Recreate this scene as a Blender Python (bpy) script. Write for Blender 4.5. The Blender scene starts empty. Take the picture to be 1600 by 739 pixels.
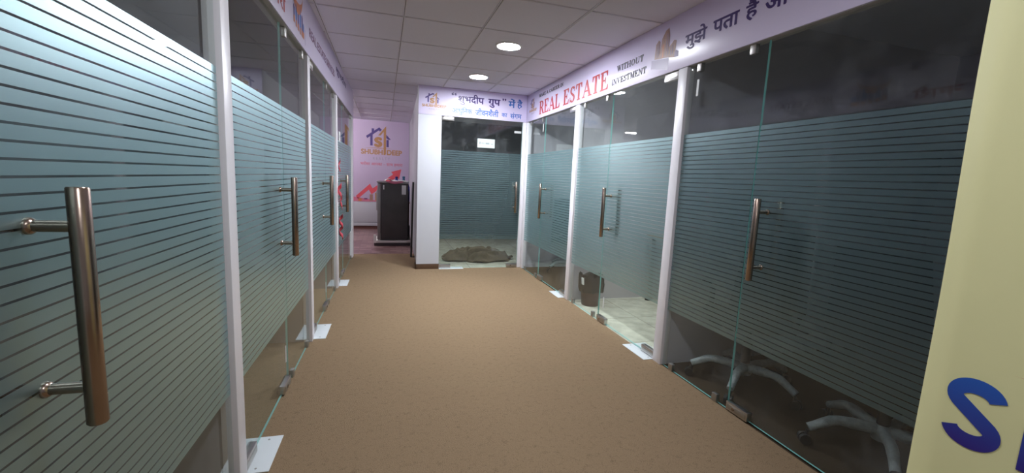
import bpy, bmesh, math, random
from mathutils import Vector, Matrix
random.seed(7)
scene = bpy.context.scene
COL = scene.collection

# ------------------------------------------------------------------ camera
F_PX, PITCH, YAW, ROLL, CAM_H = 673.93, -7.664, 16.712, 2.565, 1.3063
XL, XR, YE, ZC, ANG = 0.5875, 1.9455, 6.0023, 2.473, math.radians(1.13)
ZD = 2.10                                    # top of the glass, underside of the sign boards
ZF0, ZF1 = 0.425, 1.652                      # frosted band
YB = 10.5                                    # far wall of the pantry


def camera():
    p, y, r = map(math.radians, (PITCH, YAW, ROLL))
    M = Matrix(((math.cos(y), math.sin(y), 0), (-math.sin(y), math.cos(y), 0), (0, 0, 1)))
    fw = M @ Vector((0, math.cos(p), math.sin(p)))
    up = M @ Vector((0, -math.sin(p), math.cos(p)))
    rt = M @ Vector((1, 0, 0))
    rt, up = math.cos(r) * rt + math.sin(r) * up, -math.sin(r) * rt + math.cos(r) * up
    c = bpy.data.cameras.new('camera')
    c.sensor_width = 36
    c.lens = F_PX * 36 / 1600
    c.clip_start = 0.02
    o = bpy.data.objects.new('camera', c)
    COL.objects.link(o)
    o.matrix_world = Matrix(((rt.x, up.x, -fw.x, 0), (rt.y, up.y, -fw.y, 0), (rt.z, up.z, -fw.z, CAM_H), (0, 0, 0, 1)))
    scene.camera = o


camera()
world = bpy.data.worlds.new('world')
scene.world = world
world.use_nodes = True
world.node_tree.nodes['Background'].inputs[0].default_value = (0.5, 0.55, 0.65, 1)
world.node_tree.nodes['Background'].inputs[1].default_value = 0.02
scene.view_settings.view_transform = 'Standard'
scene.view_settings.look = 'None'
scene.view_settings.exposure = 0.0
scene.view_settings.gamma = 1.0
scene.view_settings.use_curve_mapping = False
cy = scene.cycles
cy.max_bounces = 12
cy.diffuse_bounces = 5
cy.glossy_bounces = 6
cy.transmission_bounces = 8
cy.transparent_max_bounces = 32
cy.caustics_reflective = False
cy.caustics_refractive = False
cy.sample_clamp_indirect = 4.0

LAMP = 470.0          # radiance of the round ceiling lights
NEAR_FILL = 170.0     # unseen round lights, added to brighten the near end of the corridor
PANTRY_LAMP = 370.0    # tube light of the pantry
CABIN_FILL = 1.5      # unseen panels added to brighten the cabins

FILM_ROUGH = 0.37

# ------------------------------------------------------------------ materials
MATS = {}


def mat(name, color, rough=0.6, metal=0.0, spec=0.5, coat=0.0, noise=None, bump=None, emit=None):
    m = bpy.data.materials.new(name)
    m.use_nodes = True
    nt = m.node_tree
    b = nt.nodes['Principled BSDF']
    b.inputs['Base Color'].default_value = (*color, 1)
    b.inputs['Roughness'].default_value = rough
    b.inputs['Metallic'].default_value = metal
    b.inputs['Specular IOR Level'].default_value = spec
    b.inputs['Coat Weight'].default_value = coat
    b.inputs['Coat Roughness'].default_value = 0.12
    if emit:
        b.inputs['Emission Color'].default_value = (*emit[0], 1)
        b.inputs['Emission Strength'].default_value = emit[1]
    if noise:
        scale, amt, other = noise
        tc = nt.nodes.new('ShaderNodeTexCoord')
        n = nt.nodes.new('ShaderNodeTexNoise')
        n.inputs['Scale'].default_value = scale
        n.inputs['Detail'].default_value = 6
        n.inputs['Roughness'].default_value = 0.7
        r = nt.nodes.new('ShaderNodeValToRGB')
        r.color_ramp.elements[0].position = 0.5 - amt
        r.color_ramp.elements[1].position = 0.5 + amt
        r.color_ramp.elements[0].color = (*other, 1)
        r.color_ramp.elements[1].color = (*color, 1)
        nt.links.new(tc.outputs['Object'], n.inputs['Vector'])
        nt.links.new(n.outputs['Fac'], r.inputs['Fac'])
        nt.links.new(r.outputs['Color'], b.inputs['Base Color'])
        if bump:
            bp = nt.nodes.new('ShaderNodeBump')
            bp.inputs['Strength'].default_value = bump
            bp.inputs['Distance'].default_value = 0.01
            nt.links.new(n.outputs['Fac'], bp.inputs['Height'])
            nt.links.new(bp.outputs['Normal'], b.inputs['Normal'])
    MATS[name] = m
    return m


mat('wall_paint', (0.57, 0.585, 0.625), 0.5, noise=(3, .4, (0.545, 0.56, 0.60)))
mat('cabin_paint', (0.56, 0.55, 0.60), 0.7, noise=(2, .4, (0.52, 0.51, 0.56)))
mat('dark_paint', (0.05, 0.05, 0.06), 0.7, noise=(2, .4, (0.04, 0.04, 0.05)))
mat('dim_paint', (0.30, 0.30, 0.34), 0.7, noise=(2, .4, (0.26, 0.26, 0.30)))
mat('ceiling_tile', (0.78, 0.77, 0.86), 0.85, noise=(160, .3, (0.73, 0.72, 0.81)), bump=.05)
mat('ceiling_bar', (0.72, 0.70, 0.75), 0.45)
mat('groove', (0.14, 0.13, 0.14), 0.8)
mat('post_paint', (0.93, 0.92, 0.96), 0.35, noise=(8, .4, (0.90, 0.89, 0.94)))
mat('vinyl', (0.79, 0.73, 0.94), 0.28, coat=0.1, noise=(1.2, .35, (0.75, 0.69, 0.92)))
mat('mural_vinyl', (0.66, 0.56, 0.74), 0.3, coat=0.3, noise=(1.1, .3, (0.62, 0.51, 0.70)))
mat('skirting', (0.12, 0.065, 0.035), 0.45, noise=(20, .3, (0.09, 0.05, 0.03)))
mat('skirting_tile', (0.13, 0.05, 0.04), 0.4, noise=(20, .3, (0.09, 0.035, 0.03)))
mat('steel', (0.62, 0.60, 0.58), 0.28, 1.0, noise=(40, .4, (0.56, 0.54, 0.52)))
mat('steel_dull', (0.50, 0.49, 0.47), 0.42, 1.0, noise=(40, .4, (0.44, 0.43, 0.41)))
mat('bronze', (0.40, 0.31, 0.25), 0.26, 1.0, noise=(30, .4, (0.34, 0.26, 0.21)))
mat('plate', (0.80, 0.86, 0.88), 0.35, noise=(12, .4, (0.74, 0.80, 0.83)))
mat('sticker', (0.72, 0.75, 0.75), 0.5)
mat('paper', (0.85, 0.87, 0.86), 0.6, noise=(20, .4, (0.81, 0.84, 0.83)))
mat('ink_grey', (0.40, 0.42, 0.45), 0.6)
mat('ink_pale', (0.45, 0.40, 0.50), 0.5)
mat('ink_red', (0.46, 0.035, 0.04), 0.45)
mat('ink_black', (0.04, 0.035, 0.05), 0.45)
mat('ink_purple', (0.055, 0.025, 0.17), 0.4)
mat('ink_plum', (0.16, 0.03, 0.14), 0.4)
mat('ink_blue', (0.05, 0.17, 0.55), 0.4)
mat('ink_navy', (0.10, 0.07, 0.26), 0.4)
mat('ink_gold', (0.50, 0.27, 0.12), 0.4)
mat('ink_arrow', (0.75, 0.10, 0.13), 0.4)
mat('ink_pink', (0.66, 0.20, 0.30), 0.4)
mat('ink_orange', (0.60, 0.20, 0.08), 0.4)
mat('ink_tower', (0.33, 0.16, 0.12), 0.4, noise=(30, .2, (0.45, 0.27, 0.22)))
mat('ink_base', (0.26, 0.20, 0.36), 0.4)
mat('cream_sheet', (0.82, 0.80, 0.43), 0.55, noise=(6, .35, (0.79, 0.77, 0.40)))
mat('chair_wrap', (0.50, 0.56, 0.58), 0.3, spec=0.7, noise=(35, .25, (0.26, 0.30, 0.32)), bump=.8)
mat('black_plastic', (0.02, 0.02, 0.022), 0.5, noise=(30, .4, (0.015, 0.015, 0.017)))
mat('chair_cloth', (0.025, 0.025, 0.03), 0.9, noise=(120, .4, (0.018, 0.018, 0.02)))
mat('bin_plastic', (0.07, 0.028, 0.022), 0.5, noise=(10, .4, (0.05, 0.022, 0.018)))
mat('bin_bag', (0.006, 0.006, 0.007), 0.45, noise=(25, .4, (0.010, 0.010, 0.011)), bump=.4)
mat('cloth_brown', (0.17, 0.13, 0.085), 0.85, noise=(9, .25, (0.10, 0.078, 0.05)), bump=.2)
mat('fridge_side', (0.085, 0.078, 0.078), 0.45, noise=(4, .4, (0.038, 0.037, 0.037)))
mat('fridge_door', (0.34, 0.33, 0.33), 0.35, metal=0.4, noise=(30, .4, (0.30, 0.29, 0.29)))
mat('foam', (0.82, 0.80, 0.76), 0.8, noise=(60, .4, (0.76, 0.74, 0.70)))
mat('stand', (0.07, 0.055, 0.06), 0.6, noise=(20, .4, (0.05, 0.04, 0.045)))
mat('blue_plastic', (0.02, 0.03, 0.25), 0.25, noise=(9, .4, (0.015, 0.02, 0.20)))
mat('teal_plastic', (0.02, 0.11, 0.22), 0.3)
mat('wood_dark', (0.10, 0.045, 0.03), 0.4, noise=(8, .3, (0.06, 0.03, 0.02)))
mat('desk_wood', (0.36, 0.28, 0.18), 0.45, noise=(6, .3, (0.30, 0.22, 0.14)))
mat('ribbon', (0.72, 0.10, 0.14), 0.35)
mat('glass_edge', (0.26, 0.66, 0.62), 0.15, spec=0.8)
mat('cable', (0.55, 0.55, 0.56), 0.5)
mat('lamp_rim', (0.80, 0.80, 0.80), 0.4)
mat('lamp_white', (0.9, 0.9, 0.9), 0.5, emit=((0.93, 0.965, 1.03), LAMP))
mat('fill_near', (0.9, 0.9, 0.9), 0.5, emit=((0.94, 0.965, 1.03), NEAR_FILL))
mat('lamp_tube', (0.9, 0.9, 0.9), 0.5, emit=((1.0, 0.94, 0.95), PANTRY_LAMP))
mat('fill_cabin', (0.9, 0.9, 0.9), 0.5, emit=((0.92, 1.0, 0.97), CABIN_FILL))


def mat_carpet(name, a, b, c):
    m = bpy.data.materials.new(name)
    m.use_nodes = True
    nt = m.node_tree
    bs = nt.nodes['Principled BSDF']
    bs.inputs['Roughness'].default_value = 0.95
    bs.inputs['Specular IOR Level'].default_value = 0.1
    tc = nt.nodes.new('ShaderNodeTexCoord')
    n1 = nt.nodes.new('ShaderNodeTexNoise')
    n1.inputs['Scale'].default_value = 260
    n1.inputs['Detail'].default_value = 4
    n2 = nt.nodes.new('ShaderNodeTexNoise')
    n2.inputs['Scale'].default_value = 30
    n2.inputs['Detail'].default_value = 8
    n2.inputs['Roughness'].default_value = .8
    mx = nt.nodes.new('ShaderNodeMath')
    mx.operation = 'ADD'
    r = nt.nodes.new('ShaderNodeValToRGB')
    r.color_ramp.elements[0].position = 0.72
    r.color_ramp.elements[0].color = (*a, 1)
    r.color_ramp.elements[1].position = 1.28
    r.color_ramp.elements[1].color = (*c, 1)
    e = r.color_ramp.elements.new(1.0)
    e.color = (*b, 1)
    for e_, p_ in zip(r.color_ramp.elements, (0.36, 0.5, 0.64)):
        e_.position = p_
    h = nt.nodes.new('ShaderNodeMath')
    h.operation = 'MULTIPLY'
    h.inputs[1].default_value = 0.5
    bp = nt.nodes.new('ShaderNodeBump')
    bp.inputs['Strength'].default_value = 0.5
    bp.inputs['Distance'].default_value = 0.006
    L = nt.links.new
    L(tc.outputs['Object'], n1.inputs['Vector'])
    L(tc.outputs['Object'], n2.inputs['Vector'])
    L(n1.outputs['Fac'], mx.inputs[0])
    L(n2.outputs['Fac'], mx.inputs[1])
    L(mx.outputs[0], h.inputs[0])
    L(h.outputs[0], r.inputs['Fac'])
    L(r.outputs['Color'], bs.inputs['Base Color'])
    L(n1.outputs['Fac'], bp.inputs['Height'])
    L(bp.outputs['Normal'], bs.inputs['Normal'])
    MATS[name] = m


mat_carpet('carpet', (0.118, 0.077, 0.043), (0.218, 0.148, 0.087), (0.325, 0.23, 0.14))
mat_carpet('carpet_shaded', (0.026, 0.017, 0.010), (0.05, 0.034, 0.022), (0.08, 0.056, 0.036))  # same brown carpet, the dim cabins' shade put into its colour


def mat_tiles(name, c1, c2, mortar, bw, bh, rough, msize=0.01):
    m = bpy.data.materials.new(name)
    m.use_nodes = True
    nt = m.node_tree
    bs = nt.nodes['Principled BSDF']
    bs.inputs['Roughness'].default_value = rough
    tc = nt.nodes.new('ShaderNodeTexCoord')
    br = nt.nodes.new('ShaderNodeTexBrick')
    br.inputs['Color1'].default_value = (*c1, 1)
    br.inputs['Color2'].default_value = (*c2, 1)
    br.inputs['Mortar'].default_value = (*mortar, 1)
    br.inputs['Scale'].default_value = 1
    br.inputs['Brick Width'].default_value = bw
    br.inputs['Row Height'].default_value = bh
    br.inputs['Mortar Size'].default_value = msize * bh
    br.offset = 0.0 if bw == bh else 0.5
    n = nt.nodes.new('ShaderNodeTexNoise')
    n.inputs['Scale'].default_value = 9
    n.inputs['Detail'].default_value = 6
    mx = nt.nodes.new('ShaderNodeMix')
    mx.data_type = 'RGBA'
    mx.blend_type = 'MULTIPLY'
    mx.inputs[0].default_value = 0.7
    rp = nt.nodes.new('ShaderNodeValToRGB')
    rp.color_ramp.elements[0].position = .3
    rp.color_ramp.elements[0].color = (.6, .6, .6, 1)
    rp.color_ramp.elements[1].position = .65
    L = nt.links.new
    L(tc.outputs['Object'], br.inputs['Vector'])
    L(tc.outputs['Object'], n.inputs['Vector'])
    L(n.outputs['Fac'], rp.inputs['Fac'])
    L(br.outputs['Color'], mx.inputs[6])
    L(rp.outputs['Color'], mx.inputs[7])
    L(mx.outputs[2], bs.inputs['Base Color'])
    MATS[name] = m


mat_tiles('tile_beige', (0.80, 0.79, 0.66), (0.78, 0.77, 0.64), (0.55, 0.53, 0.44), 0.6, 0.6, 0.25)
mat_tiles('tile_plum', (0.42, 0.27, 0.26), (0.19, 0.10, 0.10), (0.22, 0.12, 0.11), 0.20, 0.12, 0.35, .05)


def mat_glass():
    m = bpy.data.materials.new('clear_glass')
    m.use_nodes = True
    nt = m.node_tree
    nt.nodes.clear()
    N = nt.nodes.new
    L = nt.links.new
    out = N('ShaderNodeOutputMaterial')
    tr = N('ShaderNodeBsdfTransparent')
    tr.inputs[0].default_value = (0.95, 0.975, 0.965, 1)
    gl = N('ShaderNodeBsdfGlossy')
    gl.inputs['Color'].default_value = (0.95, 1, 0.98, 1)
    gl.inputs['Roughness'].default_value = 0.015
    df = N('ShaderNodeBsdfDiffuse')
    df.inputs[0].default_value = (0.55, 0.58, 0.60, 1)
    tc = N('ShaderNodeTexCoord')
    nz = N('ShaderNodeTexNoise')
    nz.inputs['Scale'].default_value = 2.2
    nz.inputs['Detail'].default_value = 7
    nz.inputs['Roughness'].default_value = .65
    rp = N('ShaderNodeMapRange')
    rp.inputs['From Min'].default_value = 0.5
    rp.inputs['From Max'].default_value = 0.8
    rp.inputs['To Min'].default_value = 0.014
    rp.inputs['To Max'].default_value = 0.11
    dust = N('ShaderNodeMixShader')
    lw = N('ShaderNodeLayerWeight')
    lw.inputs['Blend'].default_value = 0.5
    pw = N('ShaderNodeMath')
    pw.operation = 'POWER'
    pw.inputs[1].default_value = 4.6
    mr = N('ShaderNodeMapRange')
    mr.inputs['To Min'].default_value = 0.055
    mr.inputs['To Max'].default_value = 0.95
    geo = N('ShaderNodeNewGeometry')
    inv = N('ShaderNodeMath')
    inv.operation = 'SUBTRACT'
    inv.inputs[0].default_value = 1
    mul = N('ShaderNodeMath')
    mul.operation = 'MULTIPLY'
    mix = N('ShaderNodeMixShader')
    L(tc.outputs['Object'], nz.inputs['Vector'])
    L(nz.outputs['Fac'], rp.inputs['Value'])
    L(rp.outputs[0], dust.inputs[0])
    L(tr.outputs[0], dust.inputs[1])
    L(df.outputs[0], dust.inputs[2])
    L(lw.outputs['Facing'], pw.inputs[0])
    L(pw.outputs[0], mr.inputs['Value'])
    L(geo.outputs['Backfacing'], inv.inputs[1])
    L(inv.outputs[0], mul.inputs[0])
    L(mr.outputs[0], mul.inputs[1])
    L(mul.outputs[0], mix.inputs[0])
    L(dust.outputs[0], mix.inputs[1])
    L(gl.outputs[0], mix.inputs[2])
    L(mix.outputs[0], out.inputs[0])
    MATS['clear_glass'] = m


mat_glass()


def mat_film():
    m = bpy.data.materials.new('frosted_film')
    m.use_nodes = True
    nt = m.node_tree
    nt.nodes.clear()
    N = nt.nodes.new
    L = nt.links.new
    out = N('ShaderNodeOutputMaterial')
    df = N('ShaderNodeBsdfDiffuse')
    df.inputs[0].default_value = (0.11, 0.145, 0.18, 1)
    tl = N('ShaderNodeBsdfTranslucent')
    tl.inputs[0].default_value = (0.62, 0.76, 0.80, 1)
    tr = N('ShaderNodeBsdfTransparent')
    tr.inputs[0].default_value = (0.90, 0.97, 0.96, 1)
    gl = N('ShaderNodeBsdfGlossy')
    gl.inputs['Color'].default_value = (0.74, 0.97, 1.0, 1)
    gl.inputs['Roughness'].default_value = FILM_ROUGH
    m1 = N('ShaderNodeMixShader')
    m1.inputs[0].default_value = 0.66          # share of clear passage
    m0 = N('ShaderNodeMixShader')
    m0.inputs[0].default_value = 0.60          # translucent against diffuse
    lw = N('ShaderNodeLayerWeight')
    lw.inputs['Blend'].default_value = 0.5
    pw = N('ShaderNodeMath')
    pw.operation = 'POWER'
    pw.inputs[1].default_value = 1.5
    mr = N('ShaderNodeMapRange')
    mr.inputs['To Min'].default_value = 0.035
    mr.inputs['To Max'].default_value = 0.95
    mx = N('ShaderNodeMixShader')
    L(df.outputs[0], m0.inputs[1])
    L(tl.outputs[0], m0.inputs[2])
    L(m0.outputs[0], m1.inputs[1])
    L(tr.outputs[0], m1.inputs[2])
    L(lw.outputs['Facing'], pw.inputs[0])
    L(pw.outputs[0], mr.inputs['Value'])
    L(mr.outputs[0], mx.inputs[0])
    L(m1.outputs[0], mx.inputs[1])
    L(gl.outputs[0], mx.inputs[2])
    L(mx.outputs[0], out.inputs[0])
    MATS['frosted_film'] = m


mat_film()


def mat_gradient_ink(name, z0, z1, c0, c1):
    m = mat(name, c0, 0.45)
    nt = m.node_tree
    tc = nt.nodes.new('ShaderNodeTexCoord')
    sp = nt.nodes.new('ShaderNodeSeparateXYZ')
    mr = nt.nodes.new('ShaderNodeMapRange')
    mr.inputs['From Min'].default_value = z0
    mr.inputs['From Max'].default_value = z1
    r = nt.nodes.new('ShaderNodeValToRGB')
    r.color_ramp.elements[0].color = (*c0, 1)
    r.color_ramp.elements[1].color = (*c1, 1)
    nt.links.new(tc.outputs['Object'], sp.inputs[0])
    nt.links.new(sp.outputs['Z'], mr.inputs['Value'])
    nt.links.new(mr.outputs[0], r.inputs['Fac'])
    nt.links.new(r.outputs['Color'], nt.nodes['Principled BSDF'].inputs['Base Color'])


mat_gradient_ink('ink_standee', 0.78, 0.94, (0.035, 0.018, 0.22), (0.025, 0.12, 0.50))


# ------------------------------------------------------------------ mesh building
class MB:
    """Collects shapes and links them as ONE mesh object."""

    def __init__(self):
        self.bm = bmesh.new()
        self.mats = []

    def _mi(self, m):
        if m not in self.mats:
            self.mats.append(m)
        return self.mats.index(m)

    def _set(self, faces, m, smooth=False):
        i = self._mi(m)
        for f in faces:
            f.material_index = i
            f.smooth = smooth

    def box(self, m, x0, x1, y0, y1, z0, z1, bev=0.0, edge=None):
        """edge: (material, which ends along y show it)"""
        bm = bmesh.new()
        x0, x1 = sorted((x0, x1)); y0, y1 = sorted((y0, y1)); z0, z1 = sorted((z0, z1))
        v = [bm.verts.new(p) for p in ((x0, y0, z0), (x1, y0, z0), (x1, y1, z0), (x0, y1, z0), (x0, y0, z1), (x1, y0, z1), (x1, y1, z1), (x0, y1, z1))]
        for q in ((3, 2, 1, 0), (4, 5, 6, 7), (0, 1, 5, 4), (1, 2, 6, 5), (2, 3, 7, 6), (3, 0, 4, 7)):
            bm.faces.new([v[i] for i in q])
        if bev:
            bmesh.ops.bevel(bm, geom=bm.edges[:], offset=bev, segments=2, profile=0.5, affect='EDGES')
        self._merge(bm, m, False, edge)
        return self

    def _merge(self, bm, m, smooth, edge=None):
        bm.verts.index_update()
        i = self._mi(m)
        j = self._mi(edge[0]) if edge else i
        vs = [self.bm.verts.new(v.co) for v in bm.verts]
        for f in bm.faces:
            try:
                g = self.bm.faces.new([vs[v.index] for v in f.verts])
            except ValueError:
                continue
            f.normal_update()
            g.material_index = j if (edge and ((f.normal.y * edge[1]) > .5 or f.normal.z < -.5)) else i
            g.smooth = smooth
        bm.free()

    def tube(self, m, pts, rad, seg=16, caps=True, smooth=True):
        pts = [Vector(p) for p in pts]
        rads = rad if isinstance(rad, (list, tuple)) else [rad] * len(pts)
        rings = []
        t0 = (pts[1] - pts[0]).normalized()
        ref = Vector((0, 0, 1)) if abs(t0.z) < 0.9 else Vector((1, 0, 0))
        n = t0.cross(ref).normalized()
        for i, p in enumerate(pts):
            t = (pts[min(i + 1, len(pts) - 1)] - pts[max(i - 1, 0)]).normalized()
            n = (n - t * n.dot(t)).normalized()
            b = t.cross(n)
            rings.append([self.bm.verts.new(p + (n * math.cos(a) + b * math.sin(a)) * rads[i]) for a in [2 * math.pi * k / seg for k in range(seg)]])
        fs = []
        for A, B in zip(rings, rings[1:]):
            for k in range(seg):
                fs.append(self.bm.faces.new((A[k], A[(k + 1) % seg], B[(k + 1) % seg], B[k])))
        self._set(fs, m, smooth)
        if caps:
            self._set([self.bm.faces.new(rings[0][::-1]), self.bm.faces.new(rings[-1])], m, False)
        return self

    def lathe(self, m, prof, c=(0, 0, 0), seg=32, smooth=True, wob=None):
        rings = []
        for k_, (r, z) in enumerate(prof):
            ring = []
            for k in range(seg):
                a = 2 * math.pi * k / seg
                rr, zz = (r, z) if not wob else wob(k_, a, r, z)
                ring.append(self.bm.verts.new((c[0] + rr * math.cos(a), c[1] + rr * math.sin(a), c[2] + zz)))
            rings.append(ring)
        fs = []
        for A, B in zip(rings, rings[1:]):
            for k in range(seg):
                fs.append(self.bm.faces.new((A[k], A[(k + 1) % seg], B[(k + 1) % seg], B[k])))
        self._set(fs, m, smooth)
        self._set([self.bm.faces.new(rings[0][::-1]), self.bm.faces.new(rings[-1])], m, False)
        return self

    def face(self, m, pts):
        self._set([self.bm.faces.new([self.bm.verts.new(p) for p in pts])], m)
        return self

    def prism(self, m, pts, d):
        """closed outline extruded by the vector d"""
        d = Vector(d)
        a = [self.bm.verts.new(p) for p in pts]
        b = [self.bm.verts.new(Vector(p) + d) for p in pts]
        fs = [self.bm.faces.new(a[::-1]), self.bm.faces.new(b)]
        for k in range(len(a)):
            fs.append(self.bm.faces.new((a[k], a[(k + 1) % len(a)], b[(k + 1) % len(a)], b[k])))
        self._set(fs, m)
        return self

    def grid(self, m, P, smooth=True):
        V = [[self.bm.verts.new(p) for p in row] for row in P]
        fs = []
        for A, B in zip(V, V[1:]):
            for k in range(len(A) - 1):
                fs.append(self.bm.faces.new((A[k], A[k + 1], B[k + 1], B[k])))
        self._set(fs, m, smooth)
        return self

    def build(self, name, parent=None, recalc=True):
        if recalc:
            bmesh.ops.recalc_face_normals(self.bm, faces=self.bm.faces[:])
        me = bpy.data.meshes.new(name)
        self.bm.to_mesh(me)
        self.bm.free()
        for k in self.mats:
            me.materials.append(MATS[k])
        try:
            me.set_sharp_from_angle(angle=math.radians(40))
        except Exception:
            pass
        o = bpy.data.objects.new(name, me)
        COL.objects.link(o)
        if parent:
            o.parent = parent
        return o


def tag(o, label=None, cat=None, group=None, kind=None):
    if label: o['label'] = label
    if cat: o['category'] = cat
    if group: o['group'] = group
    if kind: o['kind'] = kind
    return o


class Frame:
    """A wall: local x points into the corridor, local y runs to the right as one faces the wall."""

    def __init__(self, ox, oy, theta):
        self.o, self.th = Vector((ox, oy, 0)), theta

    def at(self, n, u, z=0):
        return self.o + Matrix.Rotation(self.th, 3, 'Z') @ Vector((n, u, z))


LEFT = Frame(-XL, 0, -ANG)
RIGHT = Frame(XR, 0, math.pi)
END = Frame(0, YE, -math.pi / 2)
BACK = Frame(0, YB, -math.pi / 2)
PLAIN = Frame(0, 0, 0)


def empty(name, fr=PLAIN, n=0, u=0, z=0, rz=0):
    o = bpy.data.objects.new(name, None)
    o.empty_display_size = 0.1
    COL.objects.link(o)
    o.location = fr.at(n, u, z)
    o.rotation_euler = (0, 0, fr.th + rz)
    return o


def put(o, fr, n=0, u=0, z=0, rz=0):
    o.location = fr.at(n, u, z)
    o.rotation_euler = (0, 0, fr.th + rz)
    return o


def copy_tree(o, parent=None):
    c = o.copy()
    COL.objects.link(c)
    if parent: c.parent = parent
    for ch in list(o.children):
        copy_tree(ch, c)
    return c


def struct(name, mb, fr=PLAIN, label=None, cat=None, n=0, u=0, z=0):
    o = mb.build(name)
    put(o, fr, n, u, z)
    return tag(o, label, cat, kind='structure')


def sbox(name, m, x0, x1, y0, y1, z0, z1, label, cat, fr=PLAIN):
    return struct(name, MB().box(m, x0, x1, y0, y1, z0, z1), fr, label, cat)


# ------------------------------------------------------------------ lettering
def text_polys(body, bold=0.0):
    cu = bpy.data.curves.new('lettering', 'FONT')
    cu.body = body
    cu.size = 1
    cu.resolution_u = 8
    o = bpy.data.objects.new('lettering', cu)
    COL.objects.link(o)
    dg = bpy.context.evaluated_depsgraph_get()
    ev = o.evaluated_get(dg)
    me = ev.to_mesh()
    V = [(v.co.x, v.co.y) for v in me.vertices]
    P = [[V[i] for i in p.vertices] for p in me.polygons]
    ev.to_mesh_clear()
    bpy.data.objects.remove(o)
    bpy.data.curves.remove(cu)
    if bold:                                     # heavier weight: the outline laid again all round
        Q = list(P)
        for k in range(8):
            dx, dz = bold * math.cos(math.pi * k / 4), bold * math.sin(math.pi * k / 4)
            Q += [[(x + dx, z + dz, .00006 * (k + 1)) for x, z in q] for q in P]
        P = Q
    return P


SERIF = {}


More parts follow.
